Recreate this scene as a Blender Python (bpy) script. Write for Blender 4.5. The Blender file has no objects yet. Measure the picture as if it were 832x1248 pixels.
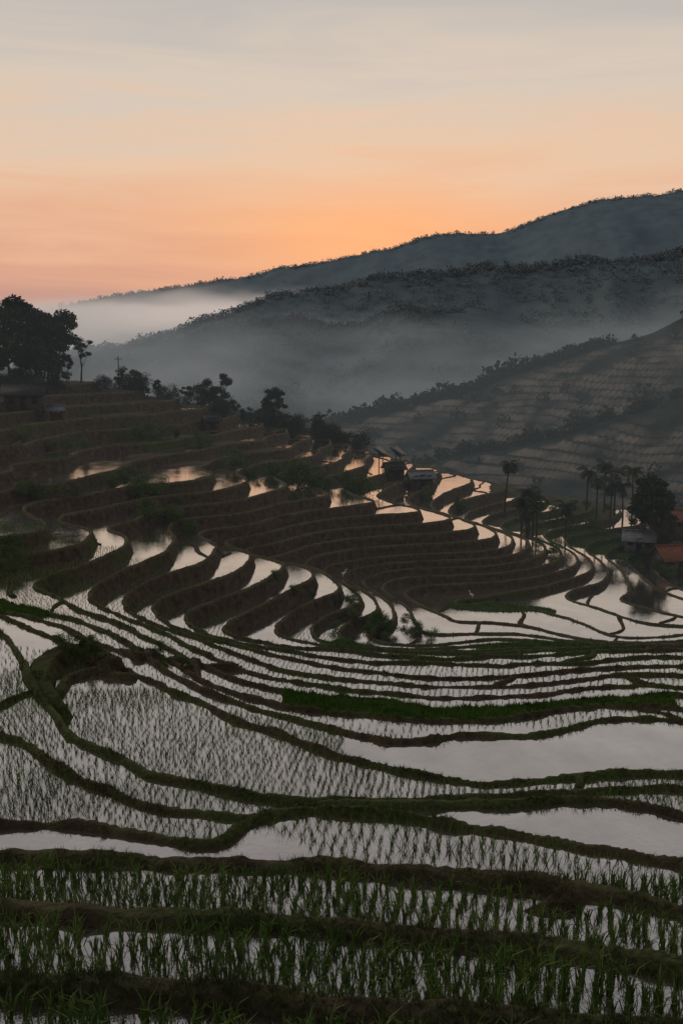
import bpy, math, numpy as np, random
from mathutils import Vector
random.seed(5); rng=np.random.default_rng(7)
F=1213.0; P=math.radians(9.55)
sc=bpy.context.scene
def ray(u,v):
    a=(u-416)/F; b=(624-v)/F
    return np.array([a, math.cos(P)+b*math.sin(P), -math.sin(P)+b*math.cos(P)])
def at_y(u,v,y):
    r=ray(u,v); return r*(y/r[1])
def at_z(u,v,z):
    r=ray(u,v); return r*(z/r[2])
# ---------- noise
def h2(ix,iy,seed=0):
    with np.errstate(over='ignore'):
        h=(ix.astype(np.int64)*374761393+iy.astype(np.int64)*668265263+seed*1442695041)&0xffffffff
        h=((h^(h>>13))*1274126177)&0xffffffff
        h=(h^(h>>16))&0xffffff
    return h/float(0xffffff)
def vn(x,y,seed=0):
    x=np.asarray(x,float);y=np.asarray(y,float)
    ix=np.floor(x);iy=np.floor(y);fx=x-ix;fy=y-iy
    fx=fx*fx*(3-2*fx);fy=fy*fy*(3-2*fy)
    a=h2(ix,iy,seed);b=h2(ix+1,iy,seed);c=h2(ix,iy+1,seed);d=h2(ix+1,iy+1,seed)
    return (a*(1-fx)+b*fx)*(1-fy)+(c*(1-fx)+d*fx)*fy
def fbm(x,y,o=3,seed=0):
    s=0;a=.5;t=0
    for i in range(o):
        s=s+a*vn(x*2**i+i*17.3,y*2**i-i*9.1,seed+i);t+=a;a*=.5
    return s/t-.5
def sstep(x): x=np.clip(x,0,1); return x*x*(3-2*x)
# ---------- mesh helper
def mk(name,V,Fc,mats,midx=None,smooth=False,attrs=None,link=True):
    V=np.asarray(V,np.float32);Fc=np.asarray(Fc,np.int32)
    m=bpy.data.meshes.new(name)
    m.vertices.add(len(V)); m.vertices.foreach_set('co',V.ravel())
    k=Fc.shape[1]
    m.loops.add(Fc.size); m.loops.foreach_set('vertex_index',Fc.ravel())
    m.polygons.add(len(Fc)); m.polygons.foreach_set('loop_start',np.arange(0,Fc.size,k,dtype=np.int32))
    for a in mats: m.materials.append(a)
    if midx is not None: m.polygons.foreach_set('material_index',np.asarray(midx,np.int32))
    if smooth: m.polygons.foreach_set('use_smooth',np.ones(len(Fc),bool))
    if attrs:
        for kx,arr in attrs.items():
            at=m.attributes.new(kx,'FLOAT','POINT'); at.data.foreach_set('value',np.asarray(arr,np.float32).ravel())
    m.update(calc_edges=True)
    if not link: return m
    o=bpy.data.objects.new(name,m); sc.collection.objects.link(o); return o
# ---------- materials
def mat(name):
    m=bpy.data.materials.new(name);m.use_nodes=True
    n=m.node_tree.nodes;l=m.node_tree.links;n.clear()
    o=n.new('ShaderNodeOutputMaterial'); return m,n,l,o
def noisemat(name,c1,c2,scale,rough=.9,bump=.3,bscale=None,detail=6,spec=.2,dist=.1,attr=None,ac=None):
    m,n,l,o=mat(name)
    p=n.new('ShaderNodeBsdfPrincipled');p.inputs['Roughness'].default_value=rough
    p.inputs['Specular IOR Level'].default_value=spec
    g=n.new('ShaderNodeNewGeometry')
    t=n.new('ShaderNodeTexNoise');t.inputs['Scale'].default_value=scale;t.inputs['Detail'].default_value=detail
    l.new(g.outputs['Position'],t.inputs['Vector'])
    r=n.new('ShaderNodeValToRGB');r.color_ramp.elements[0].position=.35;r.color_ramp.elements[1].position=.65
    r.color_ramp.elements[0].color=(*c1,1);r.color_ramp.elements[1].color=(*c2,1)
    l.new(t.outputs['Fac'],r.inputs[0]);col=r.outputs[0]
    if attr:
        at=n.new('ShaderNodeAttribute');at.attribute_name=attr
        mu=n.new('ShaderNodeMath');mu.operation='MULTIPLY';mr=n.new('ShaderNodeMapRange');mr.inputs[1].default_value=.32;mr.inputs[2].default_value=.58
        l.new(t.outputs['Fac'],mr.inputs[0]);l.new(at.outputs['Fac'],mu.inputs[0]);l.new(mr.outputs[0],mu.inputs[1])
        mx=n.new('ShaderNodeMixRGB');l.new(mu.outputs[0],mx.inputs[0]);l.new(col,mx.inputs[1]);mx.inputs[2].default_value=(*ac,1);col=mx.outputs[0]
    l.new(col,p.inputs['Base Color'])
    if bump>0:
        t2=n.new('ShaderNodeTexNoise');t2.inputs['Scale'].default_value=bscale or scale*4;t2.inputs['Detail'].default_value=5
        l.new(g.outputs['Position'],t2.inputs['Vector'])
        b=n.new('ShaderNodeBump');b.inputs['Strength'].default_value=bump;b.inputs['Distance'].default_value=dist
        l.new(t2.outputs['Fac'],b.inputs['Height']);l.new(b.outputs[0],p.inputs['Normal'])
    l.new(p.outputs[0],o.inputs[0]); return m
def groundmat():
    m,n,l,o=mat('terrace_soil')
    p=n.new('ShaderNodeBsdfPrincipled');p.inputs['Roughness'].default_value=.85;p.inputs['Specular IOR Level'].default_value=.12
    g=n.new('ShaderNodeNewGeometry')
    def nz(s,d=6):
        t=n.new('ShaderNodeTexNoise');t.inputs['Scale'].default_value=s;t.inputs['Detail'].default_value=d
        l.new(g.outputs['Position'],t.inputs['Vector']);return t
    a=nz(1.7);b=nz(.35);c=nz(9)
    r=n.new('ShaderNodeValToRGB');e=r.color_ramp.elements
    e[0].position=.3;e[0].color=(.030,.021,.014,1);e[1].position=.7;e[1].color=(.10,.074,.048,1)
    l.new(a.outputs['Fac'],r.inputs[0])
    r2=n.new('ShaderNodeValToRGB');e=r2.color_ramp.elements
    e[0].position=.3;e[0].color=(.020,.034,.009,1);e[1].position=.7;e[1].color=(.075,.105,.028,1)
    l.new(c.outputs['Fac'],r2.inputs[0])
    at=n.new('ShaderNodeAttribute');at.attribute_name='green'
    ad=n.new('ShaderNodeMath');ad.operation='ADD';l.new(b.outputs['Fac'],ad.inputs[0]);l.new(at.outputs['Fac'],ad.inputs[1])
    ad2=n.new('ShaderNodeMath');ad2.operation='ADD';l.new(ad.outputs[0],ad2.inputs[0]);l.new(a.outputs['Fac'],ad2.inputs[1])
    mr=n.new('ShaderNodeMapRange');mr.inputs[1].default_value=1.0;mr.inputs[2].default_value=1.35;l.new(ad2.outputs[0],mr.inputs[0])
    mx=n.new('ShaderNodeMixRGB');l.new(mr.outputs[0],mx.inputs[0]);l.new(r.outputs[0],mx.inputs[1]);l.new(r2.outputs[0],mx.inputs[2])
    # grassy crest of the bunds: lighter cover, contrast with shaded risers painted into the colour
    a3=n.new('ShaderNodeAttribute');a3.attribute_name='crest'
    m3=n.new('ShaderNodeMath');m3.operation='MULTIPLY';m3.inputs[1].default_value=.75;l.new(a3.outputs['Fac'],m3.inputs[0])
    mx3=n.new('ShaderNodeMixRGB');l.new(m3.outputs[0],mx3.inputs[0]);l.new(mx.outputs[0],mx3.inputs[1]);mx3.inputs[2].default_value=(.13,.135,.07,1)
    l.new(mx3.outputs[0],p.inputs['Base Color'])
    bp=n.new('ShaderNodeBump');bp.inputs['Strength'].default_value=.8;bp.inputs['Distance'].default_value=.15
    l.new(c.outputs['Fac'],bp.inputs['Height']);l.new(bp.outputs[0],p.inputs['Normal'])
    l.new(p.outputs[0],o.inputs[0]);return m
def watermat():
    m,n,l,o=mat('paddy_water')
    d=n.new('ShaderNodeBsdfDiffuse');d.inputs[0].default_value=(.08,.066,.052,1)
    g=n.new('ShaderNodeBsdfGlossy');g.inputs['Roughness'].default_value=.05;g.inputs[0].default_value=(1,1,1,1)
    ge=n.new('ShaderNodeNewGeometry')
    t=n.new('ShaderNodeTexNoise');t.inputs['Scale'].default_value=6;t.inputs['Detail'].default_value=4
    l.new(ge.outputs['Position'],t.inputs['Vector'])
    t2=n.new('ShaderNodeTexNoise');t2.inputs['Scale'].default_value=.35;t2.inputs['Detail'].default_value=6;t2.inputs['Roughness'].default_value=.65
    l.new(ge.outputs['Position'],t2.inputs['Vector'])
    ms=n.new('ShaderNodeMapRange');ms.inputs[1].default_value=.4;ms.inputs[2].default_value=.65;ms.inputs[3].default_value=.08;ms.inputs[4].default_value=.42;l.new(t2.outputs['Fac'],ms.inputs[0])
    bp=n.new('ShaderNodeBump');bp.inputs['Distance'].default_value=.02;l.new(ms.outputs[0],bp.inputs['Strength'])
    l.new(t.outputs['Fac'],bp.inputs['Height']);l.new(bp.outputs[0],g.inputs['Normal'])
    fr=n.new('ShaderNodeFresnel');fr.inputs['IOR'].default_value=2.6
    ad=n.new('ShaderNodeMath');ad.operation='MULTIPLY_ADD';ad.inputs[1].default_value=1.3
    mm=n.new('ShaderNodeMapRange');mm.inputs[1].default_value=.3;mm.inputs[2].default_value=.7;mm.inputs[3].default_value=.12;mm.inputs[4].default_value=.28;l.new(t2.outputs['Fac'],mm.inputs[0])
    l.new(mm.outputs[0],ad.inputs[2])
    ad.use_clamp=True;l.new(fr.outputs[0],ad.inputs[0])
    mx=n.new('ShaderNodeMixShader');l.new(ad.outputs[0],mx.inputs[0]);l.new(d.outputs[0],mx.inputs[1]);l.new(g.outputs[0],mx.inputs[2])
    l.new(mx.outputs[0],o.inputs[0]);return m
M_soil=groundmat();M_water=watermat()
M_rice=noisemat('rice_leaf',(.07,.135,.025),(.14,.215,.05),.8,.6,0)
M_grass=noisemat('grass_blade',(.03,.05,.013),(.09,.115,.035),1.2,.7,0)
M_lawn=noisemat('nursery_grass',(.06,.13,.02),(.11,.21,.04),1.2,.7,0)
M_leaf=noisemat('tree_leaf',(.014,.026,.014),(.045,.065,.032),.6,.7,0)
M_bush=noisemat('bush_leaf',(.045,.085,.022),(.11,.165,.05),.9,.7,0)
M_bark=noisemat('bark',(.03,.022,.016),(.07,.055,.04),3,.9,.4)
# ---------- terrain control points
cx=[];cy=[];ct=[]
def z2t(z): return (z if z>=-25 else -25+(z+25)/.6) if z<=-14 else -14+(z+14)/1.4
def t2z(t): t=np.asarray(t,float); return np.where(t<=-14,np.where(t>=-25,t,-25+(t+25)*.6),-14+(t+14)*1.4)
def add(x,y,z):
    Y=y+6; cx.append(x/Y);cy.append(math.log(Y));ct.append(z2t(z))
contours={-9:[(0,1200),(150,1205),(400,1222),(650,1245),(832,1262)],
-10:[(0,1105),(200,1115),(450,1130),(650,1150),(832,1190)],
-11:[(0,1042),(150,1043),(300,1050),(500,1060),(700,1080),(832,1110)],
-12:[(0,1005),(110,1008),(200,1018),(270,1030),(300,1012),(340,998),(450,1000),(650,1025),(832,1050)],
-13:[(0,895),(60,925),(150,965),(230,992),(300,998),(400,985),(590,985),(700,978),(832,990)],
-14:[(0,768),(20,785),(30,815),(36,848),(70,885),(120,912),(180,938),(300,965),(450,976),(570,968),(700,962),(832,962)],
-15:[(0,750),(60,775),(110,800),(170,824),(240,860),(350,900),(500,938),(600,950),(720,945),(832,942)],
-16:[(120,785),(195,812),(260,848),(400,892),(480,905),(560,895),(700,888),(832,886)],
-17:[(200,800),(250,828),(330,858),(450,876),(600,874),(832,868)],
-18:[(250,812),(340,842),(450,857),(600,861),(832,853)],
-19:[(270,802),(350,829),(450,844),(600,851),(700,843),(832,839)],
-20:[(290,796),(350,816),(450,829),(600,838),(700,829),(832,823)],
-22:[(350,795),(450,808),(600,812),(700,808),(832,803)],
-24:[(370,783),(450,792),(600,795),(832,789)]}
for t,pl in contours.items():
    for u,v in pl:
        p=at_z(u,v,float(t2z(t))); add(p[0],p[1],p[2])
for u,v,y in [(600,780,86),(750,780,91),(832,780,90),(832,740,110),(600,750,99.5),(450,775,88),(520,760,95),(700,740,105),
  (230,585,118),(300,598,120),(400,615,122),(500,635,122),(600,665,121),(700,690,122),(770,705,124),(832,712,126),
  (400,690,111),(500,705,113),(320,680,106),(300,640,110),(230,640,107),(600,710,113),(700,716,115),
  (85,660,84),(180,680,87),(285,700,90),(370,715,94),(440,735,95),
  (85,715,75),(200,760,72),(100,752,62),(0,730,66),(300,775,78),(200,735,80),(30,720,69),(300,745,84),(380,755,88),
  (0,700,75),(0,650,83),(0,600,101),(0,550,120),(0,520,132),(0,480,152),(0,452,185),
  (100,600,106),(100,560,124),(160,575,121),(100,640,96),(60,520,142),(100,490,165),(150,545,138),
  (360,547,155),(460,572,158),(520,580,165),(250,520,162),(300,575,136),(300,545,150),(200,550,138),(200,510,160),
  (650,605,165),(770,630,160),(832,650,150),(600,640,142),(500,610,142),(400,590,140),(700,660,142),(800,680,140),
  (90,465,190),(250,500,190),(340,525,190),(440,552,188),(170,480,190),(560,585,188),(700,612,188),(832,632,188)]:
    p=at_y(u,v,y); add(*p)
for u,v,y,dy,dx in [(85,660,84,8,0),(180,680,87,9,.5),(285,700,90,10,.5),(370,715,94,10,.5),(230,585,118,9,0),(300,598,120,9,.5),(400,615,122,10,.5),(500,635,122,11,1),(600,665,121,13,1),(700,690,122,13,1),(770,705,124,11,1),(360,547,155,7,1),(460,572,158,7,1)]:
    p=at_y(u,v,y);add(p[0]+dx,y+dy,p[2]-.1)
for q,y,z in [(-.6,20,-10),(-.6,50,-12),(-.55,80,-11),(-.5,120,-6),(-.5,180,2),(.6,20,-12.5),(.6,50,-22),(.55,90,-29),(.55,130,-31),(.5,180,-33),
  (-.6,240,-12),(-.3,240,-28),(-.1,235,-38),(.1,235,-45),(.35,235,-50),(.6,240,-50),(-.5,300,-60),(-.2,300,-75),(.2,300,-80),(.5,300,-80),
  (-.5,-3,-.8),(0,-3,-.9),(.5,-3,-1.),(-.5,0,-1.8),(0,0,-1.8),(.5,0,-1.9),(-.4,3,-3.),(0,3,-3.0),(.4,3,-3.1),(-.45,5,-4.5),(0,5,-4.5),(.45,5,-4.7)]:
    add(q*(y+6),y,z)
X=np.array([cx,cy]).T;T=np.array(ct)
def K(r2): return .5*r2*np.log(r2+1e-12)
D2=((X[:,None]-X[None])**2).sum(-1)
N=len(X);A=np.zeros((N+3,N+3));A[:N,:N]=K(D2)+np.eye(N)*6e-5
A[:N,N]=1;A[:N,N+1:]=X;A[N,:N]=1;A[N+1:,:N]=X.T
W_=np.linalg.solve(A,np.r_[T,0,0,0])
def evalT(q,l):
    out=np.zeros(q.size);q=q.ravel();l=l.ravel()
    for i in range(0,q.size,20000):
        a=q[i:i+20000];b=l[i:i+20000]
        r2=(a[:,None]-X[None,:,0])**2+(b[:,None]-X[None,:,1])**2
        out[i:i+20000]=K(r2)@W_[:N]+W_[N]+W_[N+1]*a+W_[N+2]*b
    return out
NC=1200
qs=np.linspace(-.52,.52,NC)
ls=np.concatenate([np.linspace(math.log(3),math.log(9),60,endpoint=False),np.linspace(math.log(9),math.log(66),700,endpoint=False),
   np.linspace(math.log(66),math.log(190),1000,endpoint=False),np.linspace(math.log(190),math.log(306),150)])
NR=len(ls)
qc=qs[::5];qc=np.r_[qc,qs[-1]] if qc[-1]!=qs[-1] else qc
lc=np.r_[ls[::5],ls[-1]] if (NR-1)%5 else ls[::5]
Q,L=np.meshgrid(qc,lc)
Tc=evalT(Q,L).reshape(Q.shape)
tmp=np.array([np.interp(qs,qc,r) for r in Tc])
Tb=np.array([np.interp(ls,lc,tmp[:,j]) for j in range(NC)]).T
Q,L=np.meshgrid(qs,ls);Y=np.exp(L);GX=Q*Y;GY=Y-6
nearf=sstep((GY-6)/10); farf=sstep((GY-70)/25)
Tb=Tb+fbm(GX/6,GY/6,2,3)*.34*nearf*(1-farf*.5)+fbm(GX/13,GY/13,2,11)*.9*farf*(GY<215)
tq=np.gradient(Tb,qs,axis=1);tl=np.gradient(Tb,ls,axis=0)
tx=tq/Y;ty=tl/Y-Q*tx
G=np.sqrt(tx**2+ty**2)+1e-4
for _ in range(2):
    G[1:-1,1:-1]=(G[1:-1,1:-1]*2+G[:-2,1:-1]+G[2:,1:-1]+G[1:-1,:-2]+G[1:-1,2:])/6
Wd=np.clip(1/G,.2,40)
Tt=Tb+fbm(GX*.8,GY*.8,2,31)*.06/np.maximum(Wd*.2,.6)*nearf
n=np.floor(Tt);f=Tt-n
Zn=t2z(n);Zu=t2z(n+1)
d_out=f*Wd;d_in=(1-f)*Wd
stp=Zu-Zn
rw=np.minimum(.15+.30*stp,.30*Wd);b=np.minimum(np.where(GY<20,.36,np.where(GY<70,.27,.3)),.15*Wd)
b=np.maximum(b,.12)
bh=.13+.08*vn(GX/3,GY/3,77)
# cross bunds
phi=(h2(n,n*0,5)-.5)*1.2
Lb=np.where(GY<70,13,8)+5*h2(n,n*0+3,6)
s=(GX*np.cos(phi)+GY*np.sin(phi))/Lb+h2(n,n*0+1,8)*5+fbm(GX/7,GY/7,2,41)*.6
si=np.floor(s);sd=np.minimum(s-si,1-(s-si))*Lb
cross=(1-sstep((sd-.1)/.2))*((Wd>3.2)&(GY>16))*(h2(n,si+(s-si>.5),19)>(np.where(GY<70,.45,.15)))
cell=h2(n,si,23)
# hand-dug banks following traced lines
bank=np.zeros_like(GX)
for pl,zl,wd,hh in [([(64,872),(52,850),(48,830),(58,812),(82,800),(112,800),(140,812)],-14.9,.75,.62),
                    ([(75,846),(86,830),(118,820),(160,826)],-15.,.3,.3),
                    ([(238,836),(236,815),(250,800),(285,793),(310,797)],-18.,.5,.4),
                    ([(170,815),(176,795),(190,782),(215,778)],-16.6,.5,.4)]:
    P3=[at_z(u,v,zl)[:2] for u,v in pl]
    lo=np.min(P3,axis=0)-3;hi=np.max(P3,axis=0)+3
    mI=(GX>lo[0])&(GX<hi[0])&(GY>lo[1])&(GY<hi[1]);px=GX[mI]+fbm(GX[mI]/2,GY[mI]/2,2,9)*.5;py=GY[mI]+fbm(GX[mI]/2,GY[mI]/2,2,14)*.5
    dm=np.full(px.shape,99.)
    for a_,b_ in zip(P3[:-1],P3[1:]):
        ab=b_-a_;tt=np.clip(((px-a_[0])*ab[0]+(py-a_[1])*ab[1])/(ab@ab),0,1)
        dm=np.minimum(dm,np.hypot(px-a_[0]-tt*ab[0],py-a_[1]-tt*ab[1]))
    bank[mI]=np.maximum(bank[mI],(1-sstep((dm-wd*.5)/(wd*.7)))*hh)
def ell(u,v,y,rx,ry):
    p=at_y(u,v,y);return ((GX-p[0])/rx)**2+((GY-p[1])/ry)**2
lawn=np.zeros_like(GX)
for e in [(425,797,80,2.2,5),(690,790,83,8.5,3.),(5,742,62,3.,4),(745,660,143,7,6),(610,735,105,6,2.5)]:
    lawn=np.maximum(lawn,sstep((1.15-ell(*e))/.25))
lawn=np.maximum(lawn,((n==-18)&(GX>-3)&(GY<60)&(GX<17)&(vn(GX/4,GY/4,5)>.3)).astype(float))
dry=sstep((.75-Wd)/.25)
up=sstep((GY-128)/8)*sstep((.03-Q)/.08)
dry=np.maximum(dry,up*sstep((vn(GX/12,GY/9,91)-.66)/.05))
dry=np.maximum(dry,sstep((GY-176)/5))
rt=sstep((GY-140)/4)*sstep((Q-.12)/.05)
dry=np.maximum(dry,rt*sstep((vn(GX/8,GY/8,95)-.35)/.05))
dryT=np.maximum(dry,lawn)
tread=-.08+.16*dryT+fbm(GX*1.5,GY*1.5,2,55)*.05*dryT
z=Zn+tread
r=np.clip(1-d_in/rw,0,1);z=z+(Zu+bh-z)*(r**.85)
bp=1-sstep((d_out-b*.55)/(b*.6))
z=np.maximum(z,Zn-.05+(bh+.05)*bp)
z=np.maximum(z,Zn-.08+(bh*.8+.08)*cross)
z=np.maximum(z,Zn-.08+bank*1.1)
edge=np.clip(np.maximum(np.maximum(bp,(r>0)*1.),np.maximum(cross,bank*4)),0,1)
z=z+fbm(GX*1.6,GY*1.6,3,60)*(.2-.1*farf)*edge*np.clip(Wd*.5,.3,1)
far=sstep((GY-195)/10); 
z=z*(1-far)+(t2z(Tb)+fbm(GX/6,GY/6,3,70)*3)*far
nearc=sstep((3.5-GY)/2);z=z*(1-nearc)+t2z(Tb)*nearc
HZ=z
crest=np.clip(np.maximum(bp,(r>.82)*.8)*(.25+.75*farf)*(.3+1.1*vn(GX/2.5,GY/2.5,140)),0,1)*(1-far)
green=np.clip(.02+.2*edge*(1-farf)-.14*farf+lawn*1.2+up*.10+rt*.25+fbm(GX/9,GY/9,2,81)*1.0,-.5,1.3)
V=np.stack([GX,GY,z],-1).reshape(-1,3)
idx=np.arange(NR*NC).reshape(NR,NC)
Fq=np.stack([idx[:-1,:-1],idx[:-1,1:],idx[1:,1:],idx[1:,:-1]],-1).reshape(-1,4)
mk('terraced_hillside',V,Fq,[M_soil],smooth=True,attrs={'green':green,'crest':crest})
# water
i2=np.arange(0,NR,2);j2=np.arange(0,NC,2)
sub=np.ix_(i2,j2);nn=n[sub];lv=(Zn[sub]);gx=GX[sub];gy=GY[sub];dd=(dryT[sub]<.95)&(far[sub]<.05)&(gy>5)
id2=np.arange(nn.size).reshape(nn.shape)
def c4(a): return a[:-1,:-1],a[:-1,1:],a[1:,1:],a[1:,:-1]
a=c4(nn);ok=(a[0]==a[1])&(a[1]==a[2])&(a[2]==a[3]);dq=c4(dd);ok&=dq[0]|dq[1]|dq[2]|dq[3]
Fw=np.stack(c4(id2),-1)[ok]
us,inv=np.unique(Fw,return_inverse=True)
Vw=np.stack([gx,gy,lv],-1).reshape(-1,3)[us]
mk('paddy_water',Vw,inv.reshape(-1,4),[M_water],smooth=False)
def gidx(x,y):
    Yy=y+6;j=np.clip(np.rint((x/Yy-qs[0])/(qs[1]-qs[0])).astype(int),0,NC-1)
    i=np.clip(np.searchsorted(ls,np.log(Yy)),0,NR-1);return i,j
def gz(x,y):
    i,j=gidx(np.array([x]),np.array([y]));return float(HZ[i[0],j[0]])
# ---------- blades
def blades(name,px,py,pz,hh,nb,w,lean,mt,seg2):
    k=len(px);tot=k*nb
    X0=np.repeat(px,nb);Y0=np.repeat(py,nb);Z0=np.repeat(pz,nb);H=np.repeat(hh,nb)*rng.uniform(.6,1.1,tot);Wb=np.full(tot,w)*rng.uniform(.7,1.2,tot)
    az=rng.uniform(0,2*np.pi,tot);ln=rng.uniform(.1,1,tot)*lean*H
    ox=rng.normal(0,.022,tot);oy=rng.normal(0,.022,tot)
    fa=rng.uniform(0,np.pi,tot)
    wx=np.cos(fa)*Wb/2;wy=np.sin(fa)*Wb/2
    bx=X0+ox;by=Y0+oy
    if seg2:
        mx=bx+np.cos(az)*ln*.35;my=by+np.sin(az)*ln*.35;mz=Z0+H*.62
        ex=bx+np.cos(az)*ln;ey=by+np.sin(az)*ln;ez=Z0+H*(1-.25*lean)
        Vv=np.stack([np.stack([bx-wx,by-wy,Z0],-1),np.stack([bx+wx,by+wy,Z0],-1),np.stack([mx+wx*.8,my+wy*.8,mz],-1),np.stack([mx-wx*.8,my-wy*.8,mz],-1),np.stack([ex,ey,ez],-1)],1).reshape(-1,3)
        o=np.arange(tot)[:,None]*5
        Fa=np.concatenate([o+np.array([0,1,2]),o+np.array([0,2,3]),o+np.array([3,2,4])])
    else:
        ex=bx+np.cos(az)*ln;ey=by+np.sin(az)*ln;ez=Z0+H
        Vv=np.stack([np.stack([bx-wx,by-wy,Z0],-1),np.stack([bx+wx,by+wy,Z0],-1),np.stack([ex,ey,ez],-1)],1).reshape(-1,3)
        Fa=np.arange(tot)[:,None]*3+np.array([0,1,2])
    return mk(name,Vv,Fa,[mt])
def bare(x,y):
    m=np.zeros(len(x),bool)
    for u,v,yy,rx,ry in [(110,1022,20.5,4.9,2),(740,1012,24.5,5.2,2.2),(690,912,38,9.,4.6),(560,748,100,60,14)]:
        p=at_y(u,v,yy);m|=((x-p[0])/rx)**2+((y-p[1])/ry)**2<1
    return m
def ricepts(y0,y1,sx,sy):
    ys=np.arange(y0,y1,sy);xm=.5*(y1+6);xs=np.arange(-xm,xm,sx)
    a,bb=np.meshgrid(xs,ys);a=a.ravel();bb=bb.ravel()
    x=a+fbm(a/9,bb/9,2,101)*1.5+(bb*.18);y=bb+fbm(a/8,bb/8,2,103)*2.0
    x=x+rng.normal(0,.03,len(x));y=y+rng.normal(0,.03,len(x))
    k=(np.abs(x/(y+6))<.5)&(y>y0)&(y<y1);x=x[k];y=y[k]
    i,j=gidx(x,y)
    k=(HZ[i,j]<Zn[i,j]-.03)&(dryT[i,j]<.2)&~bare(x,y)&(rng.random(len(x))>.06)
    k&=~((cell[i,j]>.72)&(y>48))
    x=x[k];y=y[k];i=i[k];j=j[k];return x,y,Zn[i,j]-.04
x,y,zz=ricepts(5,20,.21,.22);blades('rice_seedlings',x,y,zz,rng.uniform(.30,.50,len(x))*(.75+.5*vn(x/2,y/2,7)),16,.021,.7,M_rice,True);n1=len(x)
x,y,zz=ricepts(20,42,.24,.27);blades('rice_seedlings',x,y,zz,rng.uniform(.24,.38,len(x))*(.75+.5*vn(x/3,y/3,7)),9,.025,.65,M_rice,False);n2=len(x)
x,y,zz=ricepts(42,92,.36,.44);blades('rice_seedlings',x,y,zz,rng.uniform(.2,.3,len(x)),6,.032,.6,M_rice,False)
print('rice',n1,n2,len(x))
def grass(name,cnt,y0,y1,h0,h1,nb,w,thr=.35):
    l=rng.uniform(math.log(y0+6),math.log(y1+6),cnt);q=rng.uniform(-.48,.48,cnt);y=np.exp(l)-6;x=q*(y+6)
    i,j=gidx(x,y);k=(edge[i,j]>thr)&(vn(x/1.5,y/1.5,120)>.35)
    x=x[k];y=y[k];i=i[k];j=j[k]
    return blades(name,x,y,HZ[i,j]-.02,rng.uniform(h0,h1,len(x))*(.4+1.1*vn(x/1.1,y/1.1,121)),nb,w,.9,M_grass,False)
grass('bund_grass',90000,7,22,.04,.16,6,.010)
grass('bund_grass',100000,22,60,.06,.20,5,.02)
grass('bund_grass',45000,60,130,.10,.28,4,.05)
l=rng.uniform(math.log(46),math.log(155),600000);q=rng.uniform(-.45,.45,600000);y=np.exp(l)-6;x=q*(y+6);i,j=gidx(x,y);k=lawn[i,j]>.6
x=x[k];y=y[k];i=i[k];j=j[k];blades('nursery_grass',x,y,HZ[i,j]-.02,rng.uniform(.12,.28,len(x)),3,.05,.6,M_lawn,False)
# ---------- foliage builders
def leafquads(C,size):
    k=len(C);a=rng.normal(size=(k,3));a/=np.linalg.norm(a,axis=1)[:,None];b_=rng.normal(size=(k,3));b_-=a*(a*b_).sum(1)[:,None];b_/=np.linalg.norm(b_,axis=1)[:,None]
    wf=.45 if np.ndim(size)==0 else .8
    s=(size*rng.uniform(.5,1.2,k))[:,None]
    Vv=np.stack([C-a*s,C+b_*s*wf,C+a*s,C-b_*s*wf],1).reshape(-1,3)
    return Vv,np.arange(k)[:,None]*4+np.arange(4)
def tube(p0,p1,r0,r1,k=6):
    p0=np.array(p0,float);p1=np.array(p1,float);d=p1-p0;d/=np.linalg.norm(d)+1e-9
    a=np.cross(d,[.3,.9,.1]);a/=np.linalg.norm(a);b_=np.cross(d,a)
    th=np.arange(k)*2*np.pi/k;c=np.cos(th)[:,None]*a+np.sin(th)[:,None]*b_
    Vv=np.r_[p0+c*r0,p1+c*r1];Fa=[[i,(i+1)%k,(i+1)%k+k,i+k] for i in range(k)];return Vv,np.array(Fa)
class B:
    def __init__(s): s.V=[];s.F=[];s.M=[];s.n=0
    def add(s,Vv,Fa,m):
        s.V.append(Vv);s.F.append(Fa+s.n);s.M+= [m]*len(Fa);s.n+=len(Vv)
    def mesh(s,name,mats): return mk(name,np.concatenate(s.V),np.concatenate(s.F),mats,s.M,link=False)
def treemesh(name,H,cw,trunk=.35,nl=2600,sparse=1.,clumps=16,ls_=.28,mt=None):
    bb=B();r0=H*.022
    pts=[np.array([0,0,-.5])];
    for i in range(1,6):
        pts.append(np.array([rng.normal(0,H*.012)*i,rng.normal(0,H*.012)*i,H*.8*i/5]))
    for i in range(5): bb.add(*tube(pts[i],pts[i+1],r0*(1-.17*i),r0*(1-.17*(i+1))),0)
    for i in range(clumps):
        hfr=rng.uniform(trunk,.95);az=rng.uniform(0,2*np.pi)
        env=math.sin(math.pi*min(1,max(0,(hfr-trunk*.7)/(1.08-trunk*.7))))**.6
        rr=cw*env*rng.uniform(.35,1.)
        c=np.array([math.cos(az)*rr,math.sin(az)*rr,hfr*H])
        ti=min(4,int(hfr*.75/.8*5));st=pts[ti]
        bb.add(*tube(st,c,r0*.4,r0*.08,5),0)
        cr=cw*rng.uniform(.28,.5)*sparse
        m=int(nl/clumps);d=rng.normal(size=(m,3));d/=np.linalg.norm(d,axis=1)[:,None]
        d*=(rng.random(m)**.45)[:,None]*cr;d[:,2]*=.7
        bb.add(*leafquads(c+d,ls_),1)
    return bb.mesh(name,[M_bark,mt or M_leaf])
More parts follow.
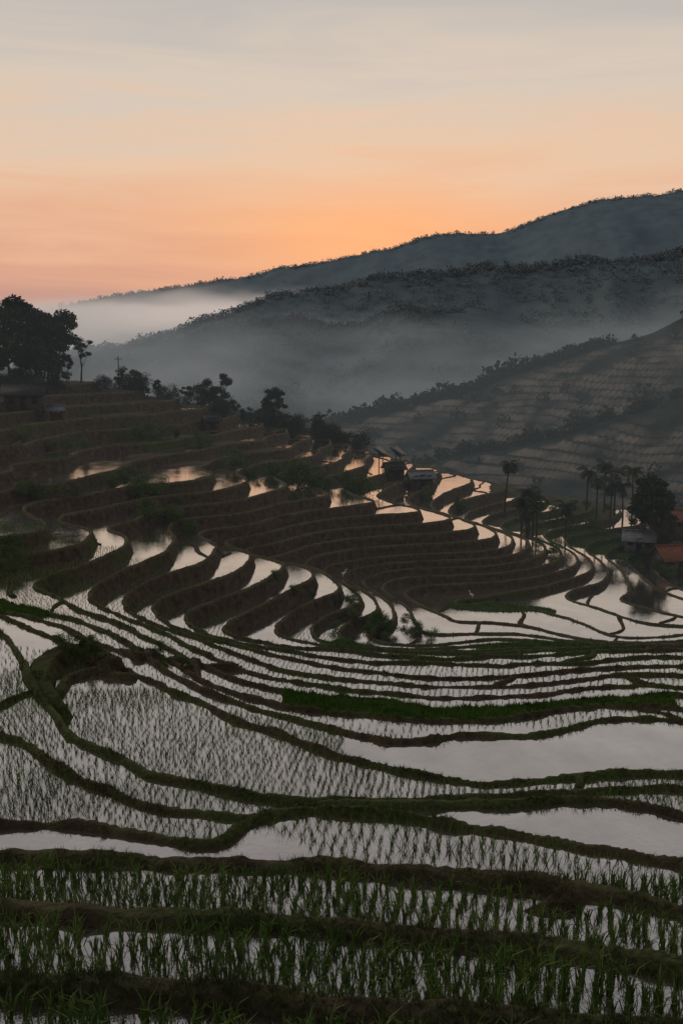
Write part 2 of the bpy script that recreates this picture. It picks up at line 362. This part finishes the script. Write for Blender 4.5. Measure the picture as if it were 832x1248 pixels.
def palmmesh(H,n_f=20,fl=2.):
    bb=B();pts=[np.array([.0,0,-.5])];bx=rng.normal(0,.04)
    for i in range(1,7): pts.append(np.array([bx*H*(i/6)**2,0,H*i/6]))
    for i in range(6): bb.add(*tube(pts[i],pts[i+1],.16-.012*i,.16-.012*(i+1)),0)
    top=pts[-1]
    for k in range(n_f):
        az=k*2.4+rng.uniform(-.2,.2);el=rng.uniform(-.5,1.35);L_=fl*rng.uniform(.8,1.1)
        p=top.copy();e=el;h=np.array([math.cos(az),math.sin(az),0]);sd=np.array([-h[1],h[0],0])
        for sg in range(9):
            d=h*math.cos(e)+np.array([0,0,math.sin(e)]);q2=p+d*L_/9
            bb.add(*tube(p,q2,.03,.025,3),1)
            if sg>0:
                ll=L_*.26*math.sin(math.pi*(sg+.7)/10.2)+.1
                for si_ in (-1,1):
                    for w_ in (0,.5):
                        c=p+(q2-p)*w_;tp=c+sd*si_*ll+d*ll*.6+np.array([0,0,-ll*.6])
                        wv=d*.05;Vv=np.array([c-wv,c+wv,tp+wv*.3,tp-wv*.3]);bb.add(Vv,np.array([[0,1,2,3]]),1)
            p=q2;e-=.17+.06*rng.random()
    return bb.mesh('palm',[M_bark,M_leaf])
def place(mesh,name,x,y,zb,s=1,rot=None,sz=None):
    o=bpy.data.objects.new(name,mesh);sc.collection.objects.link(o)
    o.location=(x,y,zb);o.scale=(s,s,sz or s);o.rotation_euler=(0,0,rng.uniform(0,6.28) if rot is None else rot);return o
TM=[treemesh('broadleaf',10,3.4,.15,4200,clumps=24),treemesh('broadleaf',10,2.8,.2,3600,clumps=18),treemesh('broadleaf',10,3.6,.35,3600,.85,clumps=18),treemesh('broadleaf',10,2.3,.15,3200,clumps=20)]
TS=treemesh('lone',10,3.4,.55,700,.6,10,.3)
BM=[treemesh('bush',3,2.2,.1,1800,1.2,14,.14,M_bush),treemesh('bush',3,1.8,.1,1500,1.2,12,.14,M_bush)]
BD=treemesh('bush',3,2.2,.1,1800,1.2,14,.14,M_leaf)
def tree_at(u,vt,y,ms,name='broadleaf_tree',H0=10.,wf=1.):
    p=at_y(u,vt,y);g=gz(p[0],y);h=max(1.,p[2]-g);s=h/H0
    o=place(ms,name,p[0],y,g-.1,s);o.scale=(s*wf,s*wf,s);return o
for k,(u,vt,y) in enumerate([(-35,362,186),(-10,372,180),(8,368,184),(22,360,178),(40,362,186),(55,385,180),(66,378,188),(80,430,182),(30,400,174),(-5,405,172),(52,420,172),(12,415,170),(70,440,175),(45,372,190),(60,392,184)]):
    tree_at(u,vt,y,TM[k%4])
for k,(u,vt,y) in enumerate([(146,454,186),(158,444,190),(172,458,186),(192,462,184),(228,470,186),(247,458,190),(268,453,188),(262,470,184),(286,488,184),(300,494,188),(314,498,186),(335,472,186),(330,488,184),(345,498,188),(356,512,184),
   (385,504,186),(402,518,184),(418,524,188),(436,528,184),(208,478,184),(255,488,182),(322,492,182),(372,526,182),(180,472,182),(218,486,180),(275,494,180),(350,518,180)]):
    tree_at(u,vt,y,TM[(2,0,1,3)[k%4]],wf=rng.uniform(.85,1.15))
for k in range(44):
    u=rng.uniform(120,440);vt=np.interp(u,[130,250,340,440,560],[468,496,518,542,572])+rng.uniform(-8,8)
    p=at_y(u,vt,rng.uniform(180,192));g=gz(p[0],p[1]);place(BD,'bush',p[0],p[1],g-.2,rng.uniform(.6,1.3))
tree_at(97,408,186,TS,'lone_tree')
tree_at(215,522,150,TM[0])
# shrub thickets on the banks
for u,v,y,rx,ry,c,s0 in [(165,603,112,4.5,2,9,.62),(190,624,106,3.5,1.5,7,.6),(200,535,148,7,3,9,.8),(290,577,136,4.5,2,7,.7),(366,578,134,3.2,1.5,7,1.05),(418,595,138,5,2,8,.85),(450,760,92,3.2,3,10,.48),(490,768,90,2.5,2,5,.42),(410,770,87,2,2,3,.38),
   (160,785,52,2.4,2.6,8,.24),(215,825,51,1.4,1.2,5,.2),(100,803,46,1.2,.8,5,.24),(660,700,127,2,1.5,3,.5),(345,735,93,2,1.5,3,.4),(20,668,80,3,2,4,.42),(520,600,150,4,2,4,.6),(350,985,28,1.2,.4,3,.1),(545,965,30,.8,.4,2,.1),(700,640,150,5,3,6,.75),(790,690,132,4,2,6,.6),(60,600,104,4,2,5,.55),(60,545,134,5,2,5,.6)]:
    p=at_y(u,v,y)
    for k in range(c):
        xx=p[0]+rng.normal(0,rx*.6);yy=y+rng.normal(0,ry*.6);place(BM[k%2],'bush',xx,yy,gz(xx,yy)-.1,s0*rng.uniform(.6,1.25))
def palm_at(u,vt,y,fl=2.1):
    p=at_y(u,vt,y);g=gz(p[0],y);h=max(2.,p[2]-g-.6)
    place(palmmesh(h,int(rng.integers(17,24)),fl*rng.uniform(.85,1.1)),'palm_tree',p[0],y,g)
for u,vt,y in [(616,560,150),(645,594,137),(655,600,139),(636,604,135),(650,612,136),(642,618,134),(716,570,160),(738,562,162),(750,572,158),(772,570,160),(745,585,156),(728,580,155),(760,590,158),(690,612,142),(388,508,180),(245,472,180)]:
    palm_at(u,vt,y)
for u,vt,y in [(795,578,142),(803,592,140),(812,604,144),(785,600,142)]: tree_at(u,vt,y,TM[3],wf=1.0)
for u,vt,y in [(705,645,152),(820,660,138),(832,640,150),(760,672,142),(725,655,152),(775,655,150),(800,645,150),(740,615,165),(715,617,165),(770,617,165),(790,668,136),(765,660,146)]: tree_at(u,vt,y,BD,'bush',3.,1.2)
# ---------- hills
def hill(name,crest,dx,ws,slope,amp,nl,mt,fine=0,terr=0,seed=0,x0=None,x1=None,zmin=-88):
    P_=np.array([at_y(*c) for c in crest]);xs=np.arange(x0 or P_[0,0],x1 or P_[-1,0],dx)
    yc=np.interp(xs,P_[:,0],P_[:,1]);zc=np.interp(xs,P_[:,0],P_[:,2])
    zc=zc+fbm(xs/nl*3,xs*0,3,seed+9)*amp*.25
    Wg,Xg=np.meshgrid(ws,xs);aw=np.abs(Wg)
    Yg=yc[:,None]+Wg
    sp=(np.abs(fbm(Xg/nl,Wg/nl/2.2,3,seed))*2.2-.35)
    Zg=zc[:,None]-slope*(np.sqrt(aw**2+15**2)-15)-sp*amp*np.clip(aw/(nl*.7),0,1)+(fbm(Xg/fine,Yg/fine,2,seed+4)*fine*.5 if fine else 0)
    at=None
    if terr:
        wv=fbm(Xg/25,Yg/25,3,seed+7)*1.6
        t=Zg/terr+wv;nn_=np.floor(t);ff=t-nn_;Zt=(nn_+np.clip((ff-.55)/.45,0,1)-wv)*terr;Zg=np.where(aw<6,Zg,Zt)
        at={'riser':((ff>.5)&(aw>6)).astype(float)*np.clip((vn(Xg/22+vn(Xg/9,Yg/9,3),Yg/14,seed+3)-.12)*2.2,0,1)}
    Zg=np.maximum(Zg,zmin)
    a,b_=Xg.shape;id_=np.arange(a*b_).reshape(a,b_)
    Fa=np.stack([id_[:-1,:-1],id_[1:,:-1],id_[1:,1:],id_[:-1,1:]],-1).reshape(-1,4)
    mk(name,np.stack([Xg,Yg,Zg],-1).reshape(-1,3),Fa,[mt],smooth=True,attrs=at)
    return Xg,Yg,Zg
M1=noisemat('far_mountain_haze',(.125,.185,.22),(.16,.225,.26),.02,1,.0,spec=0,detail=9)  # aerial haze painted into the blue-grey of these mountain and forest slopes
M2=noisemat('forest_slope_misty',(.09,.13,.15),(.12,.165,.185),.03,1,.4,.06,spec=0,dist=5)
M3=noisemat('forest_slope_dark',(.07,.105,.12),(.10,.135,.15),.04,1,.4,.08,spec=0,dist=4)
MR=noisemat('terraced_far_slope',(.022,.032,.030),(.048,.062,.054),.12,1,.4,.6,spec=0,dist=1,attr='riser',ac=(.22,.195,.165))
MV=noisemat('valley_floor',(.06,.085,.09),(.09,.12,.12),.04,1,0,spec=0)
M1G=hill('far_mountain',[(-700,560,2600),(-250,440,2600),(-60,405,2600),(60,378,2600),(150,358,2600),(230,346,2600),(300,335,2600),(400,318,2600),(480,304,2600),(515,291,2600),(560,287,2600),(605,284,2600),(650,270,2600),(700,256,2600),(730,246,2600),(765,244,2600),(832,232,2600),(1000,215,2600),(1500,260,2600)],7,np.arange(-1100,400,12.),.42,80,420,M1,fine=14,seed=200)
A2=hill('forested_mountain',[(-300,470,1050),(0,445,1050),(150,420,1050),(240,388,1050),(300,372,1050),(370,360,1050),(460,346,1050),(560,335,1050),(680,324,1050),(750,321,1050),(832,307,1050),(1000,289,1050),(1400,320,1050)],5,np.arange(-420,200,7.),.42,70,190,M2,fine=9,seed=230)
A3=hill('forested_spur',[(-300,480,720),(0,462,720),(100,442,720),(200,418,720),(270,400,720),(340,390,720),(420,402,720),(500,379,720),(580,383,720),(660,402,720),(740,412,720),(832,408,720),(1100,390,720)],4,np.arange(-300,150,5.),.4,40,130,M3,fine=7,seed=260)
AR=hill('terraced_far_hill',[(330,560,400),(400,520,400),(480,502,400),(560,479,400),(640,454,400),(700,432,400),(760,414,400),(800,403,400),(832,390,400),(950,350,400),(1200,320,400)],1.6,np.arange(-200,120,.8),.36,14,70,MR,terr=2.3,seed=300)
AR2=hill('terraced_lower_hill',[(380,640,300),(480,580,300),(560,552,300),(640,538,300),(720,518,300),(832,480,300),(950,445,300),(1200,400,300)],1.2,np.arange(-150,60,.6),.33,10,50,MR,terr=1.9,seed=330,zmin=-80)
def forest(name,G3,cnt,r0,r1,mt,nq,crest=0,crestw=30,lf=.22):
    Xg,Yg,Zg=G3;a,b_=Xg.shape
    i=rng.integers(0,a,cnt);j=rng.integers(0,b_,cnt)
    if crest:
        jc=int(np.argmin(np.abs(Yg[0]-Yg[0].min()-(crestw))));i=np.r_[i,rng.integers(0,a,crest)];j=np.r_[j,np.clip(jc+rng.integers(-3,4,crest),0,b_-1)]
    x=Xg[i,j];y=Yg[i,j];z_=Zg[i,j];k=(z_>-80)&(vn(x/40,y/40,77)>.2);x=x[k];y=y[k];z_=z_[k]
    m=len(x);R=rng.uniform(r0,r1,m);R=R*(1+(rng.random(m)>.92)*.6)
    d=rng.normal(size=(m,nq,3));d/=np.linalg.norm(d,axis=2)[...,None];d*=(rng.random((m,nq,1))**.4)
    C=np.stack([x,y,z_+R*.45],-1)[:,None]+d*R[:,None,None]*np.array([.9,.9,.8])
    Vv,Fa=leafquads(C.reshape(-1,3),np.repeat(R,nq)*lf);mk(name,Vv,Fa,[mt])
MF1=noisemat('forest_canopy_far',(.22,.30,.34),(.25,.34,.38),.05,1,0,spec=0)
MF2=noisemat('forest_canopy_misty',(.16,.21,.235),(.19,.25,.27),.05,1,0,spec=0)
MF3=noisemat('forest_canopy_dark',(.11,.15,.165),(.15,.19,.205),.05,1,0,spec=0)  # far, misty and dark canopies carry painted distance haze too
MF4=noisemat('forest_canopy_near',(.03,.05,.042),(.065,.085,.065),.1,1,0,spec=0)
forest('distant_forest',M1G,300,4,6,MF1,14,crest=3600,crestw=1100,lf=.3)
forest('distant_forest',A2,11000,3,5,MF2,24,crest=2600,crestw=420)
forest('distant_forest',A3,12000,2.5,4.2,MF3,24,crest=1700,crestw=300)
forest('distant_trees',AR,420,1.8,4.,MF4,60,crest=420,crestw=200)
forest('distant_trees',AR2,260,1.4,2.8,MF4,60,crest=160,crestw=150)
mk('valley_ground',[(-9000,-200,-86),(9000,-200,-86),(9000,12000,-86),(-9000,12000,-86)],[[0,1,2,3]],[MV])
# ---------- mist
def boxdom(x0,x1,y0,y1,z0,z1):
    return [(x,y,z) for z in (z0,z1) for y in (y0,y1) for x in (x0,x1)],[[0,2,3,1],[4,5,7,6],[0,1,5,4],[2,6,7,3],[0,4,6,2],[1,3,7,5]]
def mist(name,x0,x1,y0,y1,z0,z1,dens,col,ztop,hs,sc_,seed,thr,rate=1.0):
    Vv,Fa=boxdom(x0,x1,y0,y1,z0,z1)
    m,nd,l,o=mat(name+'_volume')
    tc=nd.new('ShaderNodeTexCoord')
    sx=nd.new('ShaderNodeSeparateXYZ');l.new(tc.outputs['Object'],sx.inputs[0])
    mp=nd.new('ShaderNodeMapping');mp.inputs['Scale'].default_value=(1/sc_,1/sc_,3.2/sc_);mp.inputs['Location'].default_value=(seed,seed*.7,0)
    l.new(tc.outputs['Object'],mp.inputs[0])
    t=nd.new('ShaderNodeTexNoise');t.inputs['Scale'].default_value=1;t.inputs['Detail'].default_value=3;t.inputs['Roughness'].default_value=.62;l.new(mp.outputs[0],t.inputs[0])
    def mt_(op,a,b_=None,c=None,cl=False):
        q_=nd.new('ShaderNodeMath');q_.operation=op;q_.use_clamp=cl
        for k,vv in enumerate((a,b_,c)):
            if vv is None: continue
            if isinstance(vv,(int,float)): q_.inputs[k].default_value=vv
            else: l.new(vv,q_.inputs[k])
        return q_.outputs[0]
    nz=mt_('SUBTRACT',t.outputs['Fac'],.5)
    top=mt_('MULTIPLY_ADD',nz,hs*3.6,ztop)
    h=mt_('DIVIDE',mt_('SUBTRACT',top,sx.outputs[2]),hs,cl=True)
    nn_=mt_('DIVIDE',mt_('SUBTRACT',t.outputs['Fac'],thr),.12,cl=True)
    D=mt_('MULTIPLY',mt_('MULTIPLY',h,nn_),dens)
    ab=nd.new('ShaderNodeVolumeAbsorption');ab.inputs[0].default_value=(0,0,0,1);l.new(D,ab.inputs['Density'])
    em=nd.new('ShaderNodeEmission');em.inputs[0].default_value=(*col,1);l.new(D,em.inputs[1])  # emission stands in for sky light scattered by the mist
    ad=nd.new('ShaderNodeAddShader');l.new(ab.outputs[0],ad.inputs[0]);l.new(em.outputs[0],ad.inputs[1]);l.new(ad.outputs[0],o.inputs['Volume'])
    try: m.cycles.volume_step_rate=rate
    except Exception as e: print(e)
    mk(name,Vv,Fa,[m])
mist('valley_mist',-600,700,425,1040,-84,70,.0065,(.225,.228,.228),10,42,150,3.,.43,.6)
mist('mist_bank',-1500,150,1120,2100,-84,125,.012,(.60,.51,.46),62,34,300,9.,.34,.6)
Vv,Fa=boxdom(-420,480,62,423,-85.5,6)
m,nd,l,o=mat('thin_haze_volume');ab=nd.new('ShaderNodeVolumeAbsorption');ab.inputs[0].default_value=(0,0,0,1);ab.inputs['Density'].default_value=.0008
em=nd.new('ShaderNodeEmission');em.inputs[0].default_value=(.15,.165,.17,1);em.inputs[1].default_value=.0008  # glow added in place of light scattered through the haze
ad=nd.new('ShaderNodeAddShader');l.new(ab.outputs[0],ad.inputs[0]);l.new(em.outputs[0],ad.inputs[1]);l.new(ad.outputs[0],o.inputs['Volume'])
mk('thin_haze',Vv,Fa,[m])
# ---------- buildings
M_wall=noisemat('timber_wall',(.04,.03,.022),(.08,.06,.045),4,.9,.2)
M_roofd=noisemat('dark_roof',(.02,.02,.022),(.045,.045,.05),3,.7,.2)
M_tile=noisemat('clay_tile_roof',(.14,.055,.03),(.24,.10,.06),3,.8,.3)
M_plast=noisemat('plaster_wall',(.09,.085,.08),(.15,.14,.13),2,.9,.1)
M_tin=noisemat('tin_roof',(.10,.115,.13),(.2,.22,.24),2,.6,.1)
M_dark=noisemat('window_dark',(.008,.008,.01),(.015,.015,.02),2,.3,0)
M_white=noisemat('white_feather',(.7,.7,.68),(.8,.8,.78),5,.8,0)
def boxV(x0,x1,y0,y1,z0,z1):
    return np.array([(x,y,z) for z in (z0,z1) for y in (y0,y1) for x in (x0,x1)],float),np.array([[0,2,3,1],[4,5,7,6],[0,1,5,4],[2,6,7,3],[0,4,6,2],[1,3,7,5]])
def child(par,nm,Vv,Fa,m): 
    o=mk(nm,Vv,Fa,[m]);o.parent=par;return o
def house(name,x,y,z,w,d,h,rh,rot,mw,mr,open_=False):
    e=bpy.data.objects.new(name,None);sc.collection.objects.link(e);e.location=(x,y,z);e.rotation_euler=(0,0,rot)
    if open_:
        for k,(a,b_) in enumerate([(-w/2+.1,-d/2+.1),(w/2-.1,-d/2+.1),(-w/2+.1,d/2-.1),(w/2-.1,d/2-.1),(0,-d/2+.1)]): child(e,'post_%d'%k,*boxV(a-.08,a+.08,b_-.08,b_+.08,-.6,h),mw)
        child(e,'low_wall',*boxV(-w/2+.2,w/2-.2,-d/2+.25,d/2-.25,-.6,h*.55),mw)
    else:
        child(e,'walls',*boxV(-w/2,w/2,-d/2,d/2,-.8,h),mw)
        child(e,'door',*boxV(-.4,.4,-d/2-.03,-d/2+.05,0,1.9),M_dark)
        for k,s_ in enumerate((-1,1)): child(e,'window_%d'%k,*boxV(s_*w*.3-.4,s_*w*.3+.4,-d/2-.03,-d/2+.05,.9,1.8),M_dark)
        gv=np.array([(-w/2,-d/2,h),(-w/2,d/2,h),(-w/2,0,h+rh),(w/2,-d/2,h),(w/2,d/2,h),(w/2,0,h+rh)]);child(e,'gables',gv,np.array([[0,1,2],[3,5,4]]),mw)
    ov=.45;t=.12
    for k,s_ in enumerate((-1,1)):
        y1=s_*(d/2+ov);z1=h-ov*rh/(d/2)
        Vv=np.array([(-w/2-ov,0,h+rh+.02),(w/2+ov,0,h+rh+.02),(w/2+ov,y1,z1),(-w/2-ov,y1,z1)]);Vt=Vv+np.array([0,0,t])
        child(e,'roof_slope_%d'%k,np.r_[Vv,Vt],np.array([[0,1,2,3],[7,6,5,4],[0,4,5,1],[1,5,6,2],[2,6,7,3],[3,7,4,0]]),mr)
    child(e,'ridge',*boxV(-w/2-ov,w/2+ov,-.12,.12,h+rh+.08,h+rh+.22),mr)
    return e
def house_at(u,v,y,*a,**k):
    p=at_y(u,v,y);g=gz(p[0],y);return house(a[0],p[0],y,g+.3,*a[1:],**k)
def solar_at(u,v,y,rot):
    p=at_y(u,v,y);g=gz(p[0],y);e=bpy.data.objects.new('solar_panel_stand',None);sc.collection.objects.link(e);e.location=(p[0],y,g);e.rotation_euler=(0,0,rot)
    hh=max(1.6,p[2]-g)
    for k,a in enumerate((-.7,.7)):
        child(e,'post_%d'%k,*boxV(a-.06,a+.06,-.06,.06,-.4,hh-.1),M_wall)
    Vv=np.array([(-1.3,-.9,hh-.6),(1.3,-.9,hh-.6),(1.3,.9,hh+.7),(-1.3,.9,hh+.7)]);Vt=Vv+np.array([0,-.03,.07])
    child(e,'panel',np.r_[Vv,Vt],np.array([[0,3,2,1],[4,5,6,7],[0,1,5,4],[1,2,6,5],[2,3,7,6],[3,0,4,7]]),M_dark)
house_at(32,510,150,'timber_hut',5.5,3.5,2.4,1.3,.15,M_wall,M_roofd)
house_at(70,515,150,'field_shelter',1.8,1.5,1.4,.5,.1,M_wall,M_tin,open_=True)
house_at(258,512,165,'timber_hut',2.2,2,1.6,.8,.3,M_wall,M_roofd)
solar_at(464,551,156,1.1);solar_at(485,551,156,1.0)
house_at(480,566,157,'timber_hut',2.6,2.4,1.5,.7,.3,M_wall,M_roofd)
house_at(512,574,154,'timber_hut',3.4,2.6,1.5,.8,.2,M_wall,M_tin)
house_at(822,665,135,'tiled_house',5,4,1.9,1.4,.2,M_plast,M_tile)
house_at(778,662,142,'tiled_house',4,3,1.7,1.,-.3,M_plast,M_tin)
house_at(812,645,150,'tiled_house',4.5,3.5,2.,1.2,.1,M_wall,M_tile)
p=at_y(145,458,187);g=gz(p[0],187);bb=B();top=at_y(145,434,187)[2];bb.add(*tube((0,0,-.5),(0,0,top-g),.14,.09),0);bb.add(*boxV(-.7,.7,-.05,.05,top-g-.6,top-g-.48),0)
place(bb.mesh('pole',[M_bark]),'utility_pole',p[0],187,g,1,0)
# egrets
def egret():
    pts=[(0,0,.42),(.16,0,.46),(-.18,0,.40),(.24,0,.56),(.22,0,.68),(.27,0,.76),(.33,0,.76),(.45,0,.74)]
    eds=[(0,1),(0,2),(1,3),(3,4),(4,5),(5,6),(6,7)];rad=[.12,.09,.045,.045,.03,.04,.03,.006]
    for s_ in (-1,1):
        b0=len(pts);pts+= [(0,.04*s_,.36),(-.03,.045*s_,.2),(0,.045*s_,0),(.07,.045*s_,0)];rad+=[.025,.012,.01,.008];eds+=[(0,b0),(b0,b0+1),(b0+1,b0+2),(b0+2,b0+3)]
    m=bpy.data.meshes.new('egret');m.from_pydata(pts,eds,[]);m.materials.append(M_white)
    o=bpy.data.objects.new('egret',m);sc.collection.objects.link(o)
    o.modifiers.new('skin','SKIN')
    o.modifiers.new('sub','SUBSURF').levels=1
    return o,rad
for u,v,y,rt_ in [(418,704,108,.4),(575,722,108,2.5),(748,688,124,1.)]:
    o,rad=egret()
    bpy.context.view_layer.objects.active=o
    if not o.data.skin_vertices:
        bpy.ops.object.select_all(action='DESELECT');o.select_set(True);bpy.ops.mesh.customdata_skin_add()
    for v_,r_ in zip(o.data.skin_vertices[0].data,rad): v_.radius=(r_,r_)
    p=at_y(u,v,y);o.location=(p[0],y,gz(p[0],y)-.02);o.rotation_euler=(0,0,rt_);o.scale=(1.2,)*3
# ---------- world
w=bpy.data.worlds.new('World');sc.world=w;w.use_nodes=True;nd=w.node_tree.nodes;l=w.node_tree.links;nd.clear()
out=nd.new('ShaderNodeOutputWorld');tc=nd.new('ShaderNodeTexCoord');sx=nd.new('ShaderNodeSeparateXYZ');l.new(tc.outputs['Generated'],sx.inputs[0])
def lin(c): return tuple(((x/255)/12.92 if x/255<.04045 else ((x/255+.055)/1.055)**2.4) for x in c)+(1,)
mp=nd.new('ShaderNodeMapping');mp.inputs['Scale'].default_value=(1.6,1.6,15);mp.inputs['Rotation'].default_value=(0,math.radians(6),0);l.new(tc.outputs['Generated'],mp.inputs[0])
nz=nd.new('ShaderNodeTexNoise');nz.inputs['Scale'].default_value=2.2;nz.inputs['Detail'].default_value=7;nz.inputs['Roughness'].default_value=.55;nz.inputs['Distortion'].default_value=.7;l.new(mp.outputs[0],nz.inputs[0])
def M(op,a,b_=0.,c=0.,cl=False):
    q_=nd.new('ShaderNodeMath');q_.operation=op;q_.use_clamp=cl
    for k,vv in enumerate((a,b_,c)):
        if isinstance(vv,(int,float)): q_.inputs[k].default_value=vv
        else: l.new(vv,q_.inputs[k])
    return q_.outputs[0]
zz=M('MULTIPLY_ADD',M('SUBTRACT',nz.outputs['Fac'],.5),.15,sx.outputs[2])
rp=nd.new('ShaderNodeValToRGB');l.new(zz,rp.inputs[0]);cr=rp.color_ramp
st=[(0,(184,144,137)),(.035,(198,152,139)),(.07,(216,163,140)),(.11,(230,179,147)),(.17,(230,196,168)),(.235,(214,199,184)),(.305,(194,187,181)),(.42,(180,173,170)),(.6,(148,144,146)),(1,(132,134,144))]
while len(cr.elements)<len(st): cr.elements.new(.5)
for e,(p_,c) in zip(cr.elements,st): e.position=p_;e.color=lin(c)
def vm(op,a,b_):
    q_=nd.new('ShaderNodeVectorMath');q_.operation=op;l.new(a,q_.inputs[0]);q_.inputs[1].default_value=b_;return q_
gd=ray(455,290);gd/=np.linalg.norm(gd)
dv=vm('SUBTRACT',tc.outputs['Generated'],tuple(gd));dv=vm('MULTIPLY',dv.outputs[0],(1/.16,1/.16,1/.048));ln=nd.new('ShaderNodeVectorMath');ln.operation='LENGTH';l.new(dv.outputs[0],ln.inputs[0])
gl=M('EXPONENT',M('MULTIPLY',M('MULTIPLY',ln.outputs['Value'],ln.outputs['Value']),-1.))
mx=nd.new('ShaderNodeMixRGB');l.new(M('MULTIPLY',gl,.8),mx.inputs[0]);l.new(rp.outputs[0],mx.inputs[1]);mx.inputs[2].default_value=lin((253,176,120))
az=M('MULTIPLY_ADD',sx.outputs[1],.25,.78,True)
mul=nd.new('ShaderNodeMixRGB');mul.blend_type='MULTIPLY';mul.inputs[0].default_value=1;l.new(mx.outputs[0],mul.inputs[1])
cb=nd.new('ShaderNodeCombineColor');[l.new(az,cb.inputs[k]) for k in range(3)];l.new(cb.outputs[0],mul.inputs[2])
bg=nd.new('ShaderNodeBackground');l.new(mul.outputs[0],bg.inputs[0]);bg.inputs[1].default_value=1.0
sk=nd.new('ShaderNodeTexSky');sk.sky_type='NISHITA';sk.sun_disc=False;sk.sun_elevation=math.radians(3);sk.sun_rotation=math.radians(2)
b2=nd.new('ShaderNodeBackground');l.new(sk.outputs[0],b2.inputs[0]);b2.inputs[1].default_value=.003
ad=nd.new('ShaderNodeAddShader');l.new(bg.outputs[0],ad.inputs[0]);l.new(b2.outputs[0],ad.inputs[1]);l.new(ad.outputs[0],out.inputs[0])
s_=bpy.data.lights.new('sun','SUN');s_.energy=.5;s_.angle=math.radians(20);s_.color=(1,.76,.56)
so=bpy.data.objects.new('sun',s_);sc.collection.objects.link(so);so.rotation_euler=Vector((.75,-.6,-.6)).to_track_quat('-Z','Y').to_euler()
cam=bpy.data.cameras.new('camera');cam.lens=35;cam.sensor_width=36;cam.clip_end=20000;cam.clip_start=.1
co=bpy.data.objects.new('camera',cam);sc.collection.objects.link(co);co.location=(0,0,0);co.rotation_euler=(math.pi/2-P,0,0);sc.camera=co
sc.view_settings.view_transform='Standard';sc.view_settings.look='None';sc.view_settings.exposure=0
